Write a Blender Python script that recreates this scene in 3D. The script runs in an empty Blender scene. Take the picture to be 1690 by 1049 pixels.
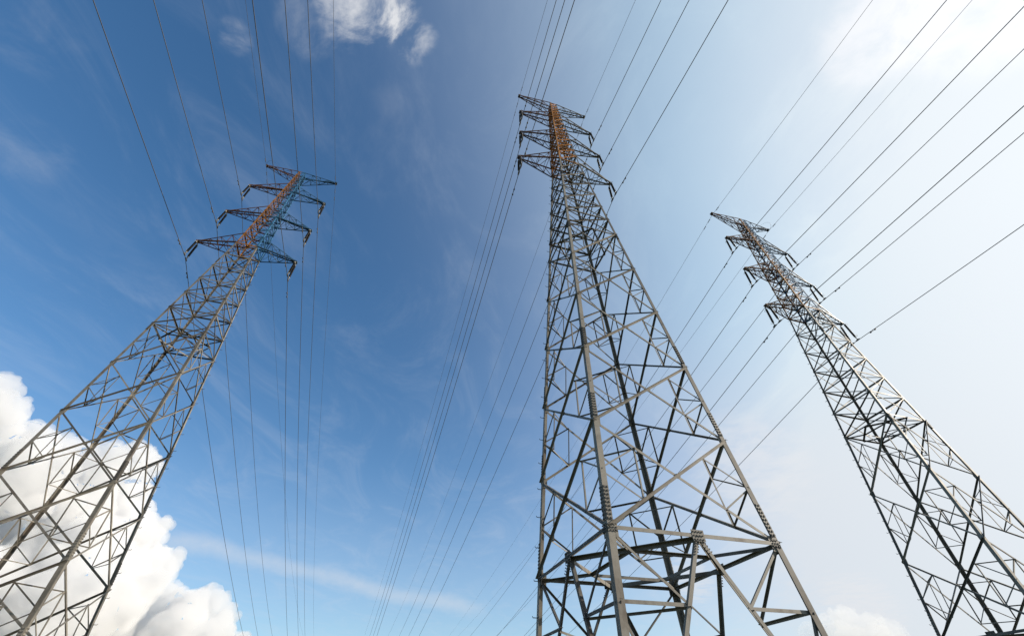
import bpy, bmesh, math, random
from mathutils import Vector, Matrix, noise
random.seed(7)
C = bpy.context.scene
R = math.radians

# ---------------------------------------------------------------- camera, sky, sun, exposure
CAM_H = 3.5        # the builders below work in units of 0.48 m; everything is brought to metres at the end
cam_d = bpy.data.cameras.new("camera"); cam = bpy.data.objects.new("camera", cam_d)
C.collection.objects.link(cam)
cam_d.sensor_width = 36.0; cam_d.lens = 36.0 * 702.83 / 1690.0
cam_d.clip_start = 0.1; cam_d.clip_end = 40000
PITCH, ROLL = 0.7767, -0.0145
fw = Vector((0, math.cos(PITCH), math.sin(PITCH))); up = Vector((0, -math.sin(PITCH), math.cos(PITCH))); rt = Vector((1, 0, 0))
cr = rt * math.cos(ROLL) + up * math.sin(ROLL); cu = -rt * math.sin(ROLL) + up * math.cos(ROLL)
M3 = Matrix((cr, cu, -fw)).transposed()
cam.matrix_world = Matrix.Translation((0, 0, CAM_H)) @ M3.to_4x4()
C.camera = cam

SUN_AZ, SUN_EL = R(90), R(27)          # azimuth from +Y towards +X
SUN = Vector((math.sin(SUN_AZ) * math.cos(SUN_EL), math.cos(SUN_AZ) * math.cos(SUN_EL), math.sin(SUN_EL)))
sl = bpy.data.lights.new("sun", 'SUN'); sl.energy = 5.0; sl.angle = R(0.5); sl.color = (1.0, 0.89, 0.74)
so = bpy.data.objects.new("sun", sl); C.collection.objects.link(so)
so.rotation_euler = (-SUN).to_track_quat('-Z', 'Y').to_euler()

C.view_settings.view_transform = 'Standard'; C.view_settings.look = 'None'
C.view_settings.exposure = 0.55; C.view_settings.gamma = 1.0
C.cycles.max_bounces = 24; C.cycles.volume_bounces = 20; C.cycles.diffuse_bounces = 4
C.cycles.transparent_max_bounces = 32

def ray(x, y):
    """sky direction of a place in the sky, found from where the photograph shows it"""
    return (cr * (x - 845) + cu * (524.5 - y) + fw * 702.83).normalized()

W = bpy.data.worlds.new("World"); C.world = W; W.use_nodes = True
NT = W.node_tree; NT.nodes.clear()
class G:
    """tiny node-expression builder"""
    def __init__(s, nt): s.nt = nt
    def n(s, t, **k):
        q = s.nt.nodes.new(t)
        for a, b in k.items(): setattr(q, a, b)
        return q
    def put(s, sock, v):
        if isinstance(v, bpy.types.NodeSocket): s.nt.links.new(v, sock)
        else: sock.default_value = v
    def m(s, op, a, b=0.0, c=0.0, clamp=False):
        q = s.n('ShaderNodeMath', operation=op, use_clamp=clamp)
        for i, v in enumerate((a, b, c)): s.put(q.inputs[i], v)
        return q.outputs[0]
    def v(s, op, a, b=(0, 0, 0), scale=None):
        q = s.n('ShaderNodeVectorMath', operation=op)
        s.put(q.inputs[0], a); s.put(q.inputs[1], b)
        if scale is not None: s.put(q.inputs['Scale'], scale)
        return q.outputs['Value'] if op in ('DOT_PRODUCT', 'LENGTH') else q.outputs[0]
    def step(s, x, a, b, lo=0.0, hi=1.0):
        q = s.n('ShaderNodeMapRange', interpolation_type='SMOOTHSTEP', clamp=True)
        for i, v in enumerate((x, a, b, lo, hi)): s.put(q.inputs[i], v)
        return q.outputs[0]
    def noise(s, vec, scale, detail=8, rough=0.55, dist=0.0):
        q = s.n('ShaderNodeTexNoise'); s.put(q.inputs['Vector'], vec)
        q.inputs['Scale'].default_value = scale; q.inputs['Detail'].default_value = detail
        q.inputs['Roughness'].default_value = rough; q.inputs['Distortion'].default_value = dist
        return q.outputs[0]
    def mix(s, f, a, b):
        q = s.n('ShaderNodeMix', data_type='RGBA')
        s.put(q.inputs[0], f); s.put(q.inputs[6], a); s.put(q.inputs[7], b)
        return q.outputs[2]
g = G(NT)
tc = g.n('ShaderNodeTexCoord'); D = g.v('NORMALIZE', tc.outputs['Generated'])
sky = g.n('ShaderNodeTexSky', sky_type='NISHITA', sun_disc=False)
sky.sun_elevation = SUN_EL; sky.sun_rotation = SUN_AZ
sky.air_density = 1.0; sky.dust_density = 0.6; sky.ozone_density = 3.0
SKY_STRENGTH = 0.109
sep = g.n('ShaderNodeSeparateXYZ'); NT.links.new(D, sep.inputs[0])
zc = g.m('MAXIMUM', sep.outputs[2], 0.04)
plane = g.v('SCALE', D, scale=g.m('DIVIDE', 1.0, zc))           # where the ray meets a flat cloud layer
sund = g.v('DOT_PRODUCT', D, tuple(SUN))
def blob(x, y, r0, r1):
    return g.step(g.v('DOT_PRODUCT', D, tuple(ray(x, y))), math.cos(R(r1)), math.cos(R(r0)))
def addm(*a):
    o = a[0]
    for b in a[1:]: o = g.m('ADD', o, b)
    return o
# thin high veil, denser towards the sun
veil_n = g.noise(g.v('MULTIPLY', plane, (1.0, 0.55, 1.0)), 1.6, 9, 0.62, 0.6)
veil_sun = g.m('POWER', g.step(sund, -0.30, 1.03), 2.6)
veil = g.m('MULTIPLY', veil_sun, g.m('MULTIPLY_ADD', veil_n, 0.30, 0.83), clamp=True)
low = g.m('MULTIPLY', g.step(sep.outputs[2], 0.78, 0.10), g.m('MULTIPLY_ADD', veil_sun, 0.95, 0.05))
# faint wisps over the whole blue part
wisp_n = g.noise(g.v('MULTIPLY', plane, (1.4, 0.7, 1.0)), 2.3, 10, 0.65, 1.1)
wisp = g.step(wisp_n, 0.42, 0.85, 0.0, 0.16)
# white ragged patches at the top
rag = g.noise(plane, 7.0, 10, 0.62, 0.35)
def patch(x, y, r0, r1, lo, hi, amount):
    k = blob(x, y, r0, r1)
    return g.m('MULTIPLY', g.step(g.m('MULTIPLY', rag, g.m('MULTIPLY_ADD', k, 0.65, 0.35)), lo, hi), g.m('MULTIPLY', k, amount))
p1 = patch(608, 5, 1.0, 8.0, 0.30, 0.60, 0.95)
p2 = patch(668, 50, 1.0, 5.0, 0.30, 0.60, 0.85)
p3 = patch(388, 60, 0.3, 2.6, 0.30, 0.62, 0.34)
p4 = patch(505, 40, 0.5, 5.0, 0.32, 0.75, 0.32)
p5 = patch(45, 250, 1.0, 5.0, 0.34, 0.85, 0.15)
p6 = patch(1455, 45, 0.5, 7.0, 0.22, 0.55, 0.9)
p7 = patch(1630, 10, 1.0, 8.0, 0.22, 0.55, 0.9)
p8 = patch(1420, 1010, 0.5, 5.0, 0.28, 0.55, 0.65)
p9 = patch(1140, 955, 0.5, 3.5, 0.28, 0.55, 0.55)
p10 = patch(60, 60, 1.0, 6.0, 0.38, 0.90, 0.15)
p11 = patch(660, 190, 0.5, 6.0, 0.34, 0.85, 0.12)
p12 = patch(1240, 770, 1.0, 9.0, 0.26, 0.62, 0.5)
# long streak low in the sky
da, db = ray(300, 893), ray(745, 1000); nrm = da.cross(db).normalized(); dm = (da + db).normalized()
wob = g.m('MULTIPLY_ADD', g.noise(D, 9.0, 6, 0.6), 0.036, -0.018)
off = g.m('ABSOLUTE', g.m('ADD', g.v('DOT_PRODUCT', D, tuple(nrm)), wob))
streak = g.m('MULTIPLY', g.step(off, 0.021, 0.0), g.step(g.v('DOT_PRODUCT', D, tuple(dm)), math.cos(R(19)), math.cos(R(14))))
streak = g.m('MULTIPLY', streak, g.m('MULTIPLY_ADD', g.noise(D, 22.0, 8, 0.6), 0.50, 0.08))
cover = addm(veil, low, wisp, g.step(sep.outputs[2], 0.44, 0.16, 0.0, 0.17))
puffs = g.m('MINIMUM', addm(p1, p2, p3, p4, p5, p6, p7, p8, p9, p10, p11, p12, streak), 0.97)
cover = g.m('MINIMUM', cover, 0.96)
glow = g.m('POWER', g.m('MAXIMUM', sund, 0.0), 4.0)
cb = g.m('MULTIPLY_ADD', glow, 1.6, 4.85)                           # cloud radiance, brighter towards the sun
tint = g.mix(g.step(sund, -0.1, 0.95), (0.86, 0.93, 1.06, 1), (0.95, 1.0, 1.04, 1))
tint = g.mix(g.m('MULTIPLY', g.step(sep.outputs[2], 0.30, 0.70), g.m('MULTIPLY', veil_sun, g.step(veil_sun, 1.0, 0.5))), tint, (0.62, 0.96, 1.17, 1))
ccol = g.v('SCALE', tint, scale=cb)
hs = g.n('ShaderNodeHueSaturation'); hs.inputs['Saturation'].default_value = 1.17; NT.links.new(sky.outputs[0], hs.inputs['Color'])
blue = g.v('MULTIPLY', hs.outputs[0], (1.00, 1.08, 1.05))
col = g.mix(cover, blue, ccol)
col = g.mix(puffs, col, g.v('SCALE', (0.97, 0.99, 1.03), scale=g.m('MULTIPLY_ADD', glow, 2.3, 4.9)))
bg = g.n('ShaderNodeBackground'); NT.links.new(col, bg.inputs[0]); bg.inputs[1].default_value = SKY_STRENGTH
wo = g.n('ShaderNodeOutputWorld'); NT.links.new(bg.outputs[0], wo.inputs[0])

# ---------------------------------------------------------------- materials
def addq(q, *a):
    o = a[0]
    for b in a[1:]: o = q.m('ADD', o, b)
    return o
def mat(name, base, rough=0.5, metal=0.0, var=0.25, scale=3.0, rust=None, rust_amt=0.0):
    m = bpy.data.materials.new(name); m.use_nodes = True
    nt = m.node_tree; q = G(nt); b = nt.nodes['Principled BSDF']
    t = q.n('ShaderNodeTexCoord')
    n1 = q.noise(t.outputs['Object'], scale, 6, 0.6)
    lo = tuple(c * (1 - var) for c in base) + (1,); hi = tuple(min(1, c * (1 + var)) for c in base) + (1,)
    oi = q.n('ShaderNodeObjectInfo')                                  # every member weathers to its own tone
    n3 = q.noise(t.outputs['Object'], scale * 9, 5, 0.7)
    tone = addq(q, q.m('MULTIPLY', n1, 0.5), q.m('MULTIPLY', n3, 0.35), q.m('MULTIPLY', oi.outputs['Random'], 0.35))
    c = q.mix(q.step(tone, 0.38, 0.82), lo, hi)
    if rust:
        n2 = q.noise(q.v('MULTIPLY', t.outputs['Object'], (1, 1, 0.35)), scale * 1.7, 8, 0.65)
        c = q.mix(q.step(n2, 0.60 - rust_amt * 0.3, 0.72, 0.0, 0.75), c, tuple(rust) + (1,))
    nt.links.new(c, b.inputs['Base Color'])
    q.put(b.inputs['Roughness'], q.step(n1, 0.2, 0.8, rough - 0.1, rough + 0.12)); b.inputs['Metallic'].default_value = metal; b.inputs['Specular IOR Level'].default_value = 0.3
    return m
STEEL = mat('galvanised_steel', (0.138, 0.128, 0.110), 0.6, 0.0, 0.55, 1.2, (0.055, 0.032, 0.018), 0.32)
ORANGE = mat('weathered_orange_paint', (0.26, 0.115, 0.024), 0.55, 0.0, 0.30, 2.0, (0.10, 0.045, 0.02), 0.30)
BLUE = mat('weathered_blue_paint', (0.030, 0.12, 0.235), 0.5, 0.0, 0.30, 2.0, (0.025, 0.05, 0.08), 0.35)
SHADED_ORANGE = mat('shaded_orange_paint', (0.12, 0.05, 0.022), 0.6, 0.0, 0.4, 2.0, (0.20, 0.085, 0.02), 0.25)  # orange for the cross-arms, darkened to paint in the shade on their undersides
SHADED_BLUE = mat('shaded_blue_paint', (0.018, 0.060, 0.115), 0.55, 0.0, 0.4, 2.0, (0.02, 0.03, 0.04), 0.3)  # cross-arm blue with the shadow seen from below put into its colour
BOLT = mat('dark_bolt_steel', (0.085, 0.078, 0.07), 0.6, 0.0, 0.2, 8)
GLAZE = mat('dark_insulator_glaze', (0.022, 0.018, 0.016), 0.3, 0.0, 0.3, 6)
FIT = mat('pale_fitting_steel', (0.27, 0.26, 0.22), 0.45, 0.3, 0.2, 6)
WIRE = mat('aged_aluminium_wire', (0.11, 0.11, 0.115), 0.55, 0.4, 0.15, 2)
CONC = mat('footing_concrete', (0.36, 0.35, 0.33), 0.9, 0, 0.2, 2)

def finish(bm, name, mats, parent=None, loc=None):
    me = bpy.data.meshes.new(name); bm.to_mesh(me); bm.free()
    for m in mats: me.materials.append(m)
    o = bpy.data.objects.new(name, me); C.collection.objects.link(o)
    if parent: o.parent = parent
    if loc is not None: o.location = loc
    return o
def thing(name, loc, rz, label, cat, group=None):
    o = bpy.data.objects.new(name, None); C.collection.objects.link(o)
    o.location = loc; o.rotation_euler = (0, 0, rz); o.empty_display_size = 0.5
    tag(o, label, cat, group); return o
def tag(o, label=None, cat=None, group=None, kind=None):
    if label: o['label'] = label
    if cat: o['category'] = cat
    if group: o['group'] = group
    if kind: o['kind'] = kind

# ---------------------------------------------------------------- shape helpers
def angle_bar(bm, A, B, U, V, s, t=None, mi=0, center=True):
    """rolled steel L-section from A to B; first flange along U, second along V"""
    t = t or max(0.012, s * 0.12)
    ax = (B - A).normalized()
    U = (U - ax * U.dot(ax)).normalized(); V = (V - ax * V.dot(ax)); V = (V - U * V.dot(U)).normalized()
    sh = -U * (s / 2) if center else Vector()
    prof = [(0, 0), (s, 0), (s, t), (t, t), (t, s), (0, s)]
    r0 = [bm.verts.new(A + sh + U * a + V * b) for a, b in prof]
    r1 = [bm.verts.new(B + sh + U * a + V * b) for a, b in prof]
    for i in range(6):
        f = bm.faces.new((r0[i], r0[(i + 1) % 6], r1[(i + 1) % 6], r1[i])); f.material_index = mi
    for q in ((0, 1, 2, 3), (0, 3, 4, 5)):
        bm.faces.new([r0[i] for i in reversed(q)]).material_index = mi
        bm.faces.new([r1[i] for i in q]).material_index = mi
def box(bm, c, X, Y, Z, mi=0):
    v = [bm.verts.new(c + X * a + Y * b + Z * d) for a in (-1, 1) for b in (-1, 1) for d in (-1, 1)]
    for q in ((0, 1, 3, 2), (4, 6, 7, 5), (0, 4, 5, 1), (2, 3, 7, 6), (0, 2, 6, 4), (1, 5, 7, 3)):
        bm.faces.new([v[i] for i in q]).material_index = mi
def tube(bm, pts, rad, n=6, mi=0, caps=True):
    prev = None; rings = []
    for i, p in enumerate(pts):
        d = (pts[min(i + 1, len(pts) - 1)] - pts[max(i - 1, 0)]).normalized()
        ref = Vector((0, 0, 1)) if abs(d.z) < 0.9 else Vector((1, 0, 0))
        a = d.cross(ref).normalized() if prev is None else (prev - d * prev.dot(d)).normalized(); prev = a
        b = d.cross(a); r = rad[i] if isinstance(rad, (list, tuple)) else rad
        rings.append([bm.verts.new(p + (a * math.cos(k * 2 * math.pi / n) + b * math.sin(k * 2 * math.pi / n)) * r) for k in range(n)])
    for r0, r1 in zip(rings[:-1], rings[1:]):
        for k in range(n):
            f = bm.faces.new((r0[k], r0[(k + 1) % n], r1[(k + 1) % n], r1[k])); f.material_index = mi; f.smooth = n > 5
    if caps:
        bm.faces.new(list(reversed(rings[0]))).material_index = mi; bm.faces.new(rings[-1]).material_index = mi
def jit(): return random.uniform(-0.006, 0.006)

# ---------------------------------------------------------------- ground
def make_ground():
    bm = bmesh.new(); n = 96; S = 9000
    def coord(i):
        a = 2 * i / n - 1; return math.copysign(abs(a) ** 2.6, a) * S
    vs = [[None] * (n + 1) for _ in range(n + 1)]
    for i in range(n + 1):
        for j in range(n + 1):
            x, y = coord(i), coord(j); r = math.hypot(x, y)
            z = noise.noise(Vector((x / 60, y / 60, 3))) * min(1, max(0, (r - 110) / 200)) * 2.5
            vs[i][j] = bm.verts.new((x, y, z))
    for i in range(n):
        for j in range(n):
            f = bm.faces.new((vs[i][j], vs[i + 1][j], vs[i + 1][j + 1], vs[i][j + 1])); f.smooth = True
    m = bpy.data.materials.new('rough_grassland'); m.use_nodes = True; nt = m.node_tree; q = G(nt); b = nt.nodes['Principled BSDF']
    t = q.n('ShaderNodeTexCoord')
    a = q.noise(t.outputs['Object'], 0.05, 6, 0.6); c = q.noise(t.outputs['Object'], 3.0, 8, 0.7)
    k = q.mix(a, (0.035, 0.055, 0.018, 1), (0.075, 0.07, 0.03, 1))
    k = q.mix(q.step(c, 0.35, 0.7), k, (0.03, 0.045, 0.014, 1))
    nt.links.new(k, b.inputs['Base Color']); b.inputs['Roughness'].default_value = 0.95
    bp = q.n('ShaderNodeBump'); q.put(bp.inputs['Height'], c); bp.inputs['Strength'].default_value = 0.8; bp.inputs['Distance'].default_value = 0.15
    nt.links.new(bp.outputs[0], b.inputs['Normal'])
    o = finish(bm, 'ground', [m]); tag(o, 'rough dark green grassland under the pylons', 'ground', kind='structure')
make_ground()

# ---------------------------------------------------------------- the lattice towers
WAIST, WW, TAPER, WTOP = 21.5813, 1.3063, 0.073, 0.5
ARM = [5.468, 5.463, 5.642, 6.0]; DROP = [0.0, 6.674, 14.12, WAIST]
ROTZ = -R(-17.5508)
LV = Vector((math.sin(-ROTZ), math.cos(-ROTZ), 0)); UV = Vector((math.cos(-ROTZ), -math.sin(-ROTZ), 0))
TOWERS = {   # X, Y, height of the top above the ground, levels of the big panels
    'L': (-35.1294, 34.0864, 68.0891 + CAM_H, [37.62, 43.1, 48.55, 54.0, 59.4, 64.9]),
    'M': (6.8724, 24.8526, 71.3111 + CAM_H, [37.62, 43.1, 48.6, 54.05, 59.5, 64.95]),
    'R': (37.8188, 39.3633, 60.0617 + CAM_H, [38.1, 43.9, 49.65, 55.2]),
}
CAGE = [0.0, 1.2, 2.3, 3.4, 4.5, 5.6, 6.674, 8.4, 10.2, 11.95, 13.05, 14.12, 15.9, 17.65, 19.4, WAIST]
SIDES = {'L': 'left', 'M': 'central', 'R': 'right'}
def hw(d): return WW + TAPER * (d - WAIST) if d > WAIST else WTOP + (WW - WTOP) * d / WAIST
LEGS = {'FL': (-1, -1), 'FR': (1, -1), 'BR': (1, 1), 'BL': (-1, 1)}
FACES = [('FL', 'FR'), ('FR', 'BR'), ('BR', 'BL'), ('BL', 'FL')]
NOR = [Vector((0, -1, 0)), Vector((1, 0, 0)), Vector((0, 1, 0)), Vector((-1, 0, 0))]
def leg_size(d): return 0.12 + 0.05 * d / WAIST if d < WAIST else 0.17 + 0.15 * (d - WAIST) / 50

def build_tower(key):
    X, Y, H, LOW = TOWERS[key]
    label = {'L': 'grey steel lattice pylon on the left, its upper half painted orange and bright blue',
             'M': 'tallest lattice pylon in the middle with ladder-like orange bars near its top',
             'R': 'dark backlit lattice pylon on the right with a rusty orange and blue top'}[key]
    T = thing('lattice_tower', (X, Y, 0), ROTZ, label, 'pylon', 'lattice pylons of the power line')
    RIGHT = STEEL if key == 'M' else BLUE
    MS = [STEEL, ORANGE, RIGHT]; MA = [STEEL, SHADED_ORANGE, STEEL if key == 'M' else SHADED_BLUE]
    UP = [WAIST + (LOW[0] - WAIST) * i / 6 for i in range(7)]
    BASE = H - 0.25
    def P(leg, d):
        sx, sy = LEGS[leg]; w = hw(d); return Vector((sx * w, sy * w, H - d))
    def mi_at(p, front=False):
        if H - p.z > WAIST + 0.05: return 0
        if key == 'M' and front and p.z > H - WAIST + 1.6: return 1 if p.x < hw(H - p.z) * 0.7 else 2
        return 1 if p.x <= 0 else 2
    def member(bm, A, B, nrm, s, off, flip=False, front=False, split=True):
        """angle bar lying in a face: first flange in the plane of the face"""
        ax = (B - A).normalized(); U = ax.cross(nrm)
        if U.z > 0: U = -U
        V = nrm if flip else -nrm
        o = -nrm * (off + jit())
        ends = [A, B]
        if split and H - max(A.z, B.z) < WAIST - 0.1: ends = [A, (A + B) / 2, B]
        for a, b in zip(ends[:-1], ends[1:]):
            angle_bar(bm, a + o, b + o, U, V, s, None, mi_at(a.lerp(b, 0.5), front))
    # ---- legs
    for leg, (sx, sy) in LEGS.items():
        bm = bmesh.new(); cuts = [0.0, 6.674, 14.12, WAIST] + UP[2::2] + LOW[1:] + [BASE]
        for a, b in zip(cuts[:-1], cuts[1:]):
            s = leg_size((a + b) / 2); pa, pb = P(leg, a), P(leg, b)
            mi = 0 if a >= WAIST - 0.01 else (1 if sx < 0 else 2)
            angle_bar(bm, pa, pb, Vector((-sx, 0, 0)), Vector((0, -sy, 0)), s, s * 0.11, mi, center=False)
        lo = finish(bm, 'leg', MS, T)
        # bolted splice plates
        for d in [x for x in LOW if x > 50] + [LOW[0] + 1.2, WAIST + 5]:
            s = leg_size(d); bm = bmesh.new(); a, b = d - 0.30, d - (1.9 if d > 50 else 1.2)
            for fl, (f, n) in enumerate(((Vector((-sx, 0, 0)), Vector((0, sy, 0))), (Vector((0, -sy, 0)), Vector((sx, 0, 0))))):
                pa, pb = P(leg, a), P(leg, b); c = (pa + pb) / 2 + f * s * 0.5 + n * 0.012
                ax = (pb - pa) / 2
                box(bm, c, ax * 0.98, f * s * 0.46, n * 0.010)
                rows = 9 if d > 50 else 6
                for r in range(rows):
                    for cc in (0.25, 0.75):
                        q = pa.lerp(pb, (r + 0.5) / rows) + f * s * cc + n * 0.035
                        box(bm, q, ax.normalized() * 0.036, f * 0.034, n * 0.024, 1)
            finish(bm, 'splice_plate', [STEEL, BOLT], lo)
        # step bolts on one leg
        if leg == ('BR' if key == 'L' else 'BL'):
            me = None; d = 3.0; k = 0
            while d < BASE - 3:
                f, n = ((Vector((-sx, 0, 0)), Vector((0, sy, 0))), (Vector((0, -sy, 0)), Vector((sx, 0, 0))))[k % 2]
                if d > WAIST - 2:
                    q = P(leg, d) + f * leg_size(d) * 0.5
                    bm = bmesh.new(); tube(bm, [Vector(), n * 0.26, n * 0.29 + Vector((0, 0, 0.07))], 0.022, 5)
                    finish(bm, 'step_bolt', [BOLT], lo, q)
                d += 0.85; k += 1
        # footing
        bm = bmesh.new(); q = P(leg, H - 0.1); bmesh.ops.create_cone(bm, cap_ends=True, segments=16, radius1=0.95, radius2=0.6, depth=0.9, matrix=Matrix.Translation((q.x, q.y, 0.0)))
        bmesh.ops.bevel(bm, geom=[e for e in bm.edges if e.calc_face_angle(0) > 0.8], offset=0.05, segments=2, affect='EDGES')
        finish(bm, 'footing', [CONC], T)
    Z_ = Vector((0, 0, 1))
    # ---- faces
    for fi, (la, lb) in enumerate(FACES):
        n0 = NOR[fi]
        def plane_n(d0, d1):
            a, b, c = P(la, d0), P(lb, d0), P(la, d1); n = (b - a).cross(c - a).normalized()
            return n if n.dot(n0) > 0 else -n
        def gusset(bm, leg, other, d, n, s):
            p = P(leg, d); f = (P(other, d) - p).normalized(); ax = (P(leg, d + 1) - p).normalized()
            c = p + f * s * 0.75 - n * (0.05 + jit())
            box(bm, c, f * s * 0.62, ax * s * 1.0, n * 0.010, mi_at(c))
        # big X panels
        for a, b in zip(LOW[:-1], LOW[1:]):
            bm = bmesh.new(); n = plane_n(a, b); tri = []
            A0, B0, A1, B1 = P(la, a), P(lb, a), P(la, b), P(lb, b)
            t = hw(a) / (hw(a) + hw(b)); Cx = A0.lerp(B1, t)
            s = 0.105 + 0.05 * (a - 37) / 28
            r = 0.065 + 0.015 * (a - 37) / 28
            for (p0, p1) in ((A0, A1), (B0, B1)):
                Mm, Pm, Qm = (p0 + p1) / 2, (p0 + Cx) / 2, (p1 + Cx) / 2
                bt = bmesh.new(); tri.append(bt)
                for u_, v_ in ((Mm, Pm), (Mm, Qm), (Pm, Qm)): member(bt, u_, v_, n, r, 0.085)
            box(bm, Cx - n * 0.03, (B1 - A0).normalized() * s * 0.9, (A1 - B0).normalized() * s * 0.9, n * 0.010)
            lc = FACES[(fi + 1) % 4][1]                                   # hip braces across the corner to the next face
            C0, C1 = P(lc, a), P(lc, b); Cy = B0.lerp(C1, t)
            pn = finish(bm, 'bracing_panel', MS, T)
            for bt in tri: finish(bt, 'corner_strut', MS, pn)
            for pp in (B0, B1):
                bm = bmesh.new(); member(bm, pp.lerp(Cx, 0.5), pp.lerp(Cy, 0.5), Vector((0, 0, 1)), r * 0.9, 0.02); finish(bm, 'hip_brace', MS, pn)
            for leg, oth in ((la, lb), (lb, la)):
                bm = bmesh.new(); gusset(bm, leg, oth, b, n, leg_size(b)); finish(bm, 'gusset_plate', MS, pn)
            for (u_, v_, off, fl) in ((A0, B1, 0.045, False), (B0, A1, -0.006, True)):
                bm = bmesh.new(); member(bm, u_, v_, n, s, off, fl); finish(bm, 'diagonal', MS, pn)
        # ladder panels below the waist
        for i, (a, b) in enumerate(zip(UP[:-1], UP[1:])):
            bm = bmesh.new(); n = plane_n(a, b)
            A0, B0, A1, B1 = P(la, a), P(lb, a), P(la, b), P(lb, b)
            s = 0.07 + 0.006 * i
            Cx = A0.lerp(B1, hw(a) / (hw(a) + hw(b))); box(bm, Cx - n * 0.02, (B1 - A0).normalized() * s, (A1 - B0).normalized() * s, n * 0.045)
            member(bm, A0, B1, n, s, 0.035); member(bm, B0, A1, n, s, -0.004, True)
            pn = finish(bm, 'bracing_panel', MS, T)
            for leg, oth in ((la, lb), (lb, la)):
                bm = bmesh.new(); gusset(bm, leg, oth, a, n, leg_size(a) * 0.8); finish(bm, 'gusset_plate', MS, pn)
            if i > 0:
                bm = bmesh.new(); member(bm, A0, B0, n, s * 1.5, -0.015); finish(bm, 'crossbar', MS, pn)
        # painted cage above the waist
        bm = bmesh.new(); bars = []
        for i, (a, b) in enumerate(zip(CAGE[:-1], CAGE[1:])):
            n = plane_n(a, b)
            A0, B0, A1, B1 = P(la, a), P(lb, a), P(la, b), P(lb, b); s = 0.065 + 0.0015 * i
            member(bm, A0, B1, n, s, 0.03, False, fi == 0); member(bm, B0, A1, n, s, -0.004, True, fi == 0)
            bars.append((A0, B0, s * 1.75))
            for leg, oth in ((la, lb), (lb, la)): gusset(bm, leg, oth, a, n, leg_size(a) * 0.85)
        bars.append((P(la, WAIST), P(lb, WAIST), 0.16))
        cg = finish(bm, 'cage_bracing', MS, T)
        for u_, v_, s in bars:
            bh = bmesh.new(); member(bh, u_, v_, n, s, -0.015, False, fi == 0); finish(bh, 'crossbar', MS, cg)
        # leg extension: K frame under the ring
        rd = LOW[-1]; n = plane_n(rd, BASE); bm = bmesh.new()
        A, B, FA, FB = P(la, rd), P(lb, rd), P(la, BASE), P(lb, BASE); mid = (A + B) / 2
        member(bm, A, mid, n, 0.17, -0.012); member(bm, mid, B, n, 0.17, -0.012)
        for leg, oth, foot, top in ((la, lb, FA, A), (lb, la, FB, B)):
            f1, f2 = 2.7 / (BASE - rd), 6.1 / (BASE - rd)
            K1, K2, L1, L2 = mid.lerp(foot, f1), mid.lerp(foot, f2), top.lerp(foot, f1), top.lerp(foot, f2)
            member(bm, mid, foot, n, 0.17, 0.05); member(bm, top, K1, n, 0.11, 0.10)
            member(bm, K1, L1, n, 0.14, 0.12); member(bm, L1, K2, n, 0.11, 0.13); member(bm, K2, L2, n, 0.12, 0.15)
            axl, fx = (foot - top).normalized(), (mid - top).normalized()
            for r_ in range(3):
                for cc in range(3):
                    box(bm, top + fx * (0.12 + cc * 0.14) + Vector((0, 0, (r_ - 1) * 0.14)) + n * 0.028, fx * 0.03, Vector((0, 0, 0.026)), n * 0.02, 3)
            gusset(bm, leg, oth, rd, n, leg_size(rd) * 1.2)
            ax = (foot - mid).normalized()
            for r_ in range(5):
                for cc in (-0.07, 0.07):
                    q = mid + ax * (0.25 + r_ * 0.13) + ax.cross(n) * cc + n * 0.01; box(bm, q, ax * 0.024, ax.cross(n) * 0.022, n * 0.018, 3)
        box(bm, mid + n * 0.012, (B - A).normalized() * 0.32, Vector((0, 0, 0.24)), n * 0.012)
        for r_ in range(3):
            for c_ in range(4):
                q = mid + (B - A).normalized() * (c_ - 1.5) * 0.15 + Vector((0, 0, (r_ - 1) * 0.16)) + n * 0.045
                box(bm, q, (B - A).normalized() * 0.024, Vector((0, 0, 0.022)), n * 0.018, 3)
        kf = finish(bm, 'knee_frame', MS + [BOLT], T)
        lc = FACES[(fi + 1) % 4][1]; C_, FC = P(lc, rd), P(lc, BASE); mid2 = (B + C_) / 2
        for f_ in (f1, f2):                                             # hip braces round the corner, and their strut to the leg
            bm = bmesh.new(); k1, k2 = mid.lerp(FB, f_), mid2.lerp(FB, f_)
            member(bm, k1, k2, Z_, 0.10, 0.06, split=False); finish(bm, 'hip_brace', MS, kf)
    # ---- plan bracing
    Z = Vector((0, 0, 1))
    def plan(d, s, full):
        bm = bmesh.new(); cs = [P(l, d) for l in ('FL', 'FR', 'BR', 'BL')]
        mids = [(cs[i] + cs[(i + 1) % 4]) / 2 for i in range(4)]
        if full:
            dm_ = []
            for i in range(4):
                member(bm, mids[i], mids[(i + 1) % 4], Z, s, 0.02, split=False); dm_.append((mids[i] + mids[(i + 1) % 4]) / 2)
            for i in range(4):
                member(bm, cs[(i + 1) % 4], dm_[i], Z, s * 0.75, 0.05, split=False)
                member(bm, dm_[i], dm_[(i + 1) % 4], Z, s * 0.75, 0.08, split=False)
        else:
            member(bm, cs[0], cs[2], Z, s, 0.03); member(bm, cs[1], cs[3], Z, s, 0.0, True)
        finish(bm, 'plan_bracing', MS, T)
    plan(LOW[-1], 0.2, True); plan(LOW[0], 0.13, True)
    bm = bmesh.new()
    cs = [P(l, LOW[0]) for l in ('FL', 'FR', 'BR', 'BL')]
    for i in range(4):
        n = NOR[i]; member(bm, cs[i], cs[(i + 1) % 4], n, 0.13, 0.07, split=False)
    finish(bm, 'plan_ring', MS, T)
    for d in (2.3, 4.5, 6.674, 11.95, 14.12, 19.4, WAIST, UP[1]): plan(d, 0.09, False)
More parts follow.
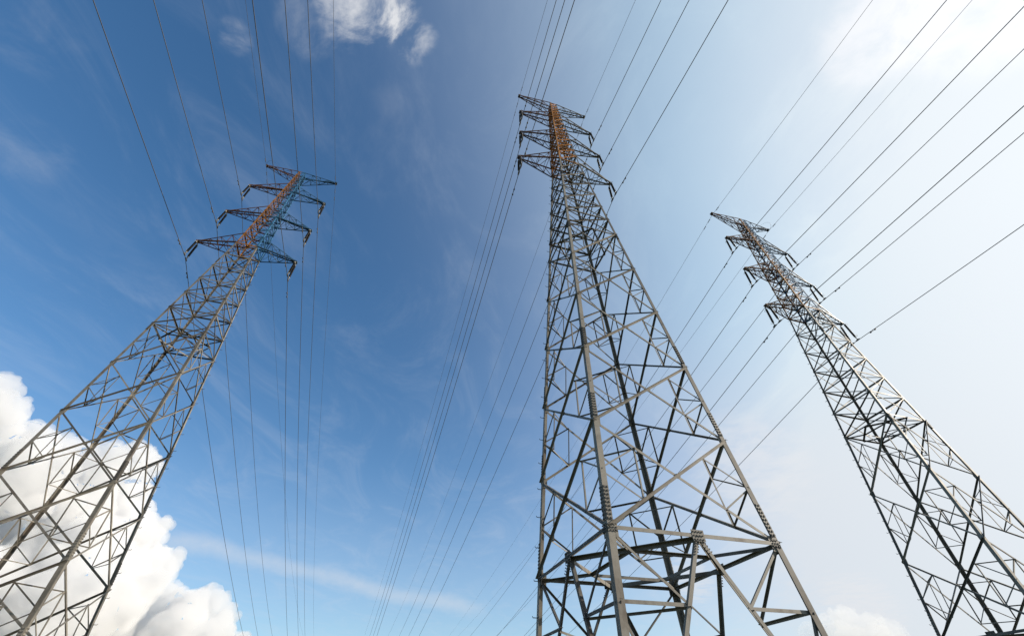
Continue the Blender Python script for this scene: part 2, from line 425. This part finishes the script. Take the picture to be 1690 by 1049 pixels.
    # ---- cross-arms
    for k in range(4):
        for s in (-1, 1):
            d = DROP[k]; dt = d - 2.2
            tip = Vector((s * ARM[k], 0, H - d))
            if k == 0: rb, rtp = 2.3, 0.0
            else: rb, rtp = d, dt
            bot = [Vector((s * hw(rb), y * hw(rb), H - rb)) for y in (-1, 1)]
            top = [Vector((s * hw(rtp), y * hw(rtp), H - rtp)) for y in (-1, 1)]
            mi = 1 if s < 0 else 2
            bm = bmesh.new()
            ns = 4
            tb = [tip + Vector((0, y * 0.16, 0)) for y in (-1, 1)]; tt = [tip + Vector((0, y * 0.12, 0.07)) for y in (-1, 1)]
            def on(a, b, i): return a.lerp(b, i / ns)
            def lace(A, B, nrm, w, o): angle_bar(bm, A - nrm * (o + jit()), B - nrm * (o + jit()), (B - A).cross(nrm), -nrm, w, None, mi)
            for i in range(ns):
                n = Vector((0, 0, -1))
                a0, b0 = on(bot[0], tb[0], i), on(bot[1], tb[1], i); a1, b1 = on(bot[0], tb[0], i + 1), on(bot[1], tb[1], i + 1)
                if i: lace(a0, b0, n, 0.06, 0.02)
                lace(a0, b1, n, 0.06, 0.04) if i % 2 else lace(b0, a1, n, 0.06, 0.04)
                t0, u0 = on(top[0], tt[0], i), on(top[1], tt[1], i); t1, u1 = on(top[0], tt[0], i + 1), on(top[1], tt[1], i + 1)
                if i: lace(t0, u0, -n, 0.05, 0.02)
                lace(t0, u1, -n, 0.05, 0.04) if i % 2 else lace(u0, t1, -n, 0.05, 0.04)
                for y, (c0, c1, e0, e1) in ((-1, (a0, a1, t0, t1)), (1, (b0, b1, u0, u1))):
                    n2 = Vector((0, y, 0))
                    if i: lace(c0, e0, n2, 0.055, 0.02)
                    if i < ns - 1: lace(c0, e1, n2, 0.055, 0.04)
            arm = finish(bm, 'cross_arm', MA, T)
            for y in (0, 1):
                bm = bmesh.new(); yy = Vector((0, 1 - 2 * y, 0))
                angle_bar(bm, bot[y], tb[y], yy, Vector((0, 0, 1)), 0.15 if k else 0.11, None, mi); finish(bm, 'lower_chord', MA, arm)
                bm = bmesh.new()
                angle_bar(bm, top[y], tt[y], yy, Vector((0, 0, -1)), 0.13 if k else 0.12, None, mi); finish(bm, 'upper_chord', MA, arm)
            bm = bmesh.new()
            box(bm, tip + Vector((s * 0.02, 0, 0.02)), Vector((0.17, 0, 0)), Vector((0, 0.24, 0)), Vector((0, 0, 0.09)), mi)
            for y in (-0.25, 0.25): box(bm, tip + Vector((s * 0.05, y * 0.8, -0.14)), Vector((0.05, 0, 0)), Vector((0, 0.02, 0)), Vector((0, 0, 0.10)), mi)
            bmesh.ops.bevel(bm, geom=bm.edges[:], offset=0.012, segments=1, affect='EDGES')
            finish(bm, 'hanger_plate', MA, arm)
    return T
for key in 'LMR': build_tower(key)

# ---------------------------------------------------------------- insulators
PYL = {'L': 'left', 'M': 'tall central', 'R': 'right'}
LEVEL = ['top', 'upper', 'middle', 'lowest']
def tip_of(key, k, s):
    X, Y, H, _ = TOWERS[key]; return Vector((X, Y, H - DROP[k])) + UV * (s * ARM[k])
def make_insulator(label):
    T = thing('insulator_set', (0, 0, 0), ROTZ, label, 'insulator', 'twin insulator strings under the cross-arms')
    for y in (-1, 1):
        a = Vector((0, y * 0.26, -0.24)); b = Vector((0, y * 0.40, -2.86)); ax = (b - a).normalized()
        bm = bmesh.new(); nd = 17; pts, rad = [], []
        p0, p1 = a + ax * 0.18, b - ax * 0.22
        for i in range(nd):
            for f, r in ((0.0, 0.055), (0.30, 0.065), (0.42, 0.135), (0.62, 0.125), (0.70, 0.06)):
                pts.append(p0.lerp(p1, (i + f) / nd)); rad.append(r)
        pts.append(p1); rad.append(0.055)
        tube(bm, pts, rad, 12); ds = finish(bm, 'disc_string', [GLAZE], T)
        for e, dr in ((a, 1), (b, -1)):
            bm = bmesh.new(); tube(bm, [e, e + ax * dr * 0.10, e + ax * dr * 0.2], [0.05, 0.085, 0.08], 10); finish(bm, 'end_fitting', [FIT], ds)
        for e, dr in ((a + ax * 0.16, 1), (b - ax * 0.12, -1)):      # arcing horn: hooked rod standing off the string
            bm = bmesh.new()
            tube(bm, [e, e + Vector((0, y * 0.22, -dr * 0.02)), e + Vector((0, y * 0.31, -dr * 0.12)), e + Vector((0, y * 0.30, -dr * 0.28))], 0.018, 6)
            finish(bm, 'arcing_horn', [FIT], T)
        bm = bmesh.new()
        tube(bm, [b, b + Vector((0, y * 0.03, -0.18))], 0.035, 8)
        c = Vector((0, y * 0.43, -3.17))
        tube(bm, [c + Vector((0, t, -0.10 * (t / 0.3) ** 2 * 0.3)) for t in (-0.30, -0.18, 0, 0.18, 0.30)], [0.05, 0.085, 0.10, 0.085, 0.05], 10)
        box(bm, c + Vector((0, 0, 0.07)), Vector((0.05, 0, 0)), Vector((0, 0.07, 0)), Vector((0, 0, 0.09)))
        finish(bm, 'suspension_clamp', [BOLT], T)
    bm = bmesh.new()
    box(bm, Vector((0, 0, -0.20)), Vector((0.02, 0, 0)), Vector((0, 0.32, 0)), Vector((0, 0, 0.05)))
    bmesh.ops.bevel(bm, geom=bm.edges[:], offset=0.01, segments=1, affect='EDGES'); finish(bm, 'yoke_plate', [FIT], T)
    return T
def copy_tree(o, parent=None):
    c = o.copy(); C.collection.objects.link(c)
    if parent: c.parent = parent
    for ch in list(o.children): copy_tree(ch, c)
    return c
proto = None
for key in 'LMR':
    for k in (1, 2, 3):
        for s in (-1, 1):
            side = 'left' if s < 0 else 'right'
            lab = f"dark twin insulator strings hanging from the {LEVEL[k]} {side} insulated arm of the {PYL[key]} pylon"
            if proto is None: proto = o = make_insulator(lab)
            else: o = copy_tree(proto); o['label'] = lab
            o.location = tip_of(key, k, s)

# ---------------------------------------------------------------- wires: (slope at the clamp, bearing offset, span) each way
WP = {'L0-11': (0.18, 0.75, 600), 'L011': (0.27, 0.75, 600), 'L1-11': (0.26, 0.5, 600), 'L111': (0.27, 0.75, 600), 'L2-11': (0.26, 0.5, 600), 'L211': (0.26, 0.75, 600), 'L3-11': (0.25, 0.75, 600), 'L311': (0.26, 0.5, 600), 'M0-11': (0.24, -0.5, 600), 'M011': (0.28, -1.0, 600), 'M1-11': (0.26, -0.5, 600), 'M111': (0.26, -0.5, 600), 'M2-11': (0.26, -0.5, 600), 'M211': (0.26, -0.5, 600), 'M3-11': (0.26, -0.5, 600), 'M311': (0.26, -0.75, 600), 'R0-11': (0.08, 3.5, 600), 'R011': (0.09, 2.25, 600), 'R1-11': (0.13, 2.5, 600), 'R111': (0.14, 2.25, 600), 'R2-11': (0.15, 2.75, 600), 'R211': (0.15, 2.75, 600), 'R3-11': (0.16, 2.5, 600), 'R311': (0.16, 2.6, 600), 'L0-1-1': (0.05, -0.25, 250), 'L01-1': (0.08, 0.0, 250), 'L1-1-1': (0.07, 0.0, 250), 'L11-1': (0.08, 0.0, 250), 'L2-1-1': (0.1, -0.25, 250), 'L21-1': (0.06, 0.0, 250), 'L3-1-1': (0.07, 0.0, 250), 'L31-1': (0.07, 0.0, 250), 'M0-1-1': (0.21, 1.75, 300), 'M01-1': (0.21, 1.75, 300), 'M1-1-1': (0.18, 2.25, 300), 'M11-1': (0.21, 1.75, 300), 'M2-1-1': (0.17, 2.25, 300), 'M21-1': (0.2, 1.75, 300), 'M3-1-1': (0.18, 2.25, 300), 'M31-1': (0.19, 2.0, 300), 'R0-1-1': (0.09, 2.5, 250), 'R01-1': (0.08, 2.75, 250), 'R1-1-1': (0.07, 2.25, 250), 'R11-1': (0.09, 2.5, 250), 'R2-1-1': (0.08, 2.5, 250), 'R21-1': (0.08, 2.5, 250), 'R3-1-1': (0.08, 3.0, 250), 'R31-1': (0.08, 2.75, 250)}
def make_wire(key, k, s):
    P0 = tip_of(key, k, s) - Vector((0, 0, 3.2 if k else 0.3))
    def at(t):
        d = 1 if t >= 0 else -1; sl_, da_, L = WP[f'{key}{k}{s}{d}']; t = abs(t); da_ = R(da_)
        dv = (LV * math.cos(da_) + UV * math.sin(da_)) * d
        return dv * t + Vector((0, 0, -sl_ * t + sl_ / L * t * t))
    ts = []
    for d in (-1, 1):
        L = WP[f'{key}{k}{s}{d}'][2]; n = 110
        q = [d * L * (i / n) ** 1.8 for i in range(1, n + 1)]
        ts += q
    ts = sorted(ts + [0.0]); bm = bmesh.new()
    tube(bm, [at(t) for t in ts], 0.036 if k else 0.021, 8)
    o = finish(bm, 'conductor' if k else 'earth_wire', [WIRE], None, P0)
    side = 'left' if s < 0 else 'right'
    if k: tag(o, f"power line clamped below the {LEVEL[k]} {side} insulated arm of the {PYL[key]} pylon", 'power line', 'power line conductors')
    else: tag(o, f"thin earth wire over the {side} tip of the topmost arm, {PYL[key]} pylon", 'earth wire', 'thin earth wires')
    for t in ((-2.5, 2.5) if k else (-1.3, 1.1, 2.4)):               # vibration dampers
        c = at(t); ax = (at(t + 0.1) - at(t - 0.1)).normalized(); dn = Vector((0, 0, -0.1)); sc = 1.0 if k else 0.7
        bm = bmesh.new()
        tube(bm, [c + dn - ax * 0.34 * sc, c + dn + ax * 0.34 * sc], 0.016, 6)
        box(bm, c + dn * 0.5, ax * 0.03, Vector((0, 0, 0.085)), ax.cross(Vector((0, 0, 1))) * 0.03)
        for e in (-1, 1):
            tube(bm, [c + dn + ax * e * x * sc for x in (0.18, 0.22, 0.36, 0.42)], [0.04 * sc, 0.085 * sc, 0.085 * sc, 0.05 * sc], 10)
        finish(bm, 'vibration_damper', [BOLT], o)
    if not k:                                                        # clamp and bonding loop at the arm tip
        bm = bmesh.new(); box(bm, Vector((0, 0, 0.1)), UV * 0.03, LV * 0.05, Vector((0, 0, 0.14)))
        tube(bm, [LV * x for x in (-0.2, -0.1, 0.1, 0.2)], [0.035, 0.06, 0.06, 0.035], 8); finish(bm, 'suspension_clamp', [BOLT], o)
        if (key, s) in (('L', -1), ('R', 1)):
            bm = bmesh.new(); pts = []
            for i in range(15):
                a = math.pi * i / 14
                pts.append(-LV * 0.6 * math.sin(a) * 2.2 - UV * s * (1 - math.cos(a)) * 0.9 + Vector((0, 0, 0.25 * (1 - math.cos(a)) * 0.6)))
            tube(bm, pts, 0.012, 6); finish(bm, 'bonding_loop', [WIRE], o)
for key in 'LMR':
    for k in range(4):
        for s in (-1, 1): make_wire(key, k, s)

# ---------------------------------------------------------------- cumulus clouds far behind
def make_cloud(label, lobes, dist, m, seed, voxel):
    """a heap of round lobes (where the photograph shows them), joined into one closed billowing body"""
    rnd = random.Random(seed); c0 = ray(*lobes[0][:2]) * dist
    mpp = dist / 703.0; V, F = [], []
    ico = {}
    for sub in (2, 3):
        b = bmesh.new(); bmesh.ops.create_icosphere(b, subdivisions=sub, radius=1.0); b.verts.index_update()
        ico[sub] = ([v.co.copy() for v in b.verts], [[v.index for v in f.verts] for f in b.faces]); b.free()
    def ball(c, r, sub):
        k = len(V); vv, ff = ico[sub]; o = c - c0
        V.extend([(v.x * r + o.x, v.y * r + o.y, v.z * r + o.z) for v in vv]); F.extend([[i + k for i in f] for f in ff])
    def rdir():
        while True:
            v = Vector((rnd.uniform(-1, 1), rnd.uniform(-1, 1), rnd.uniform(-0.6, 1)))
            if 0.2 < v.length < 1: return v.normalized()
    for (x, y, r) in lobes:
        d = ray(x, y); c = d * (dist + rnd.uniform(-0.5, 0.5) * r * mpp * 1.4); rr = r * mpp * d.dot(fw) ** 1.5 * 0.9
        ball(c, rr, 3)
        for _ in range(20):
            v = rdir(); r2 = rr * rnd.uniform(0.20, 0.42); c2 = c + v * (rr - r2 * 0.30); ball(c2, r2, 2)
            for _ in range(6):
                w = (v + rdir() * 0.8).normalized(); r3 = r2 * rnd.uniform(0.25, 0.5); ball(c2 + w * (r2 - r3 * 0.25), r3, 2)
    me = bpy.data.meshes.new('raw'); me.from_pydata(V, [], F); me.update()
    tmp = bpy.data.objects.new('raw', me); C.collection.objects.link(tmp)
    md = tmp.modifiers.new('r', 'REMESH'); md.mode = 'VOXEL'; md.voxel_size = voxel
    dg = bpy.context.evaluated_depsgraph_get()
    out = bpy.data.meshes.new_from_object(tmp.evaluated_get(dg))
    bpy.data.objects.remove(tmp); bpy.data.meshes.remove(me)
    out.name = 'cumulus_cloud'
    nr = [v.normal.copy() for v in out.vertices]
    for v, n in zip(out.vertices, nr):
        p = v.co / (dist * 0.035); h = 0; a = 1.0
        for o in range(5):
            h += a * (0.35 - abs(noise.noise(p + Vector((seed, o * 7, 0))))); p = p * 2.05; a *= 0.62
        v.co += n * h * dist * 0.012
    for pl in out.polygons: pl.use_smooth = True
    out.materials.clear(); out.materials.append(m)
    o = bpy.data.objects.new('cumulus_cloud', out); C.collection.objects.link(o); o.location = c0
    tag(o, label, 'cloud', 'cumulus clouds'); return o
def droplets(name, albedo, density):
    m = bpy.data.materials.new(name); m.use_nodes = True
    nt = m.node_tree; nt.nodes.clear(); q = G(nt)
    vs = q.n('ShaderNodeVolumeScatter'); vs.inputs['Color'].default_value = albedo + (1,); vs.inputs['Density'].default_value = density / 0.48; vs.inputs['Anisotropy'].default_value = 0.2
    va = q.n('ShaderNodeVolumeAbsorption'); va.inputs['Color'].default_value = albedo + (1,); va.inputs['Density'].default_value = density / 0.48
    ad = q.n('ShaderNodeAddShader'); nt.links.new(vs.outputs[0], ad.inputs[0]); nt.links.new(va.outputs[0], ad.inputs[1])
    mo = q.n('ShaderNodeOutputMaterial'); nt.links.new(ad.outputs[0], mo.inputs['Volume']); return m
make_cloud('great white cumulus cloud piled up behind the left pylon', [
    (-5, 690, 48), (-70, 660, 80), (48, 735, 44), (20, 790, 80), (110, 750, 40), (165, 772, 44), (222, 765, 42), (130, 830, 66), (196, 822, 48),
    (212, 890, 62), (120, 920, 80), (240, 945, 56), (0, 900, 110), (275, 992, 34), (180, 985, 75), (312, 1000, 30), (346, 996, 30), (368, 1018, 22), (290, 1045, 55), (345, 1055, 42),
    (210, 1060, 70), (90, 1020, 110), (-60, 1000, 120), (390, 1062, 22), (160, 1120, 80), (280, 1130, 60)], 3200, droplets('dense_cloud_droplets', (0.90, 0.905, 0.915), 0.017), 3, 10)
make_cloud('low bank of small cumulus at the bottom right, between the central and right pylons', [
    (1400, 1025, 26), (1370, 1040, 24), (1440, 1035, 26), (1345, 1050, 20), (1475, 1050, 22), (1410, 1055, 30)], 5200, droplets('thin_cloud_droplets', (0.93, 0.93, 0.93), 0.003), 9, 14)

# ---------------------------------------------------------------- bring everything to metres
UNIT = 0.48
for me in {o.data for o in C.objects if o.type == 'MESH'}: me.transform(Matrix.Scale(UNIT, 4))
for o in C.objects: o.location = o.location * UNIT
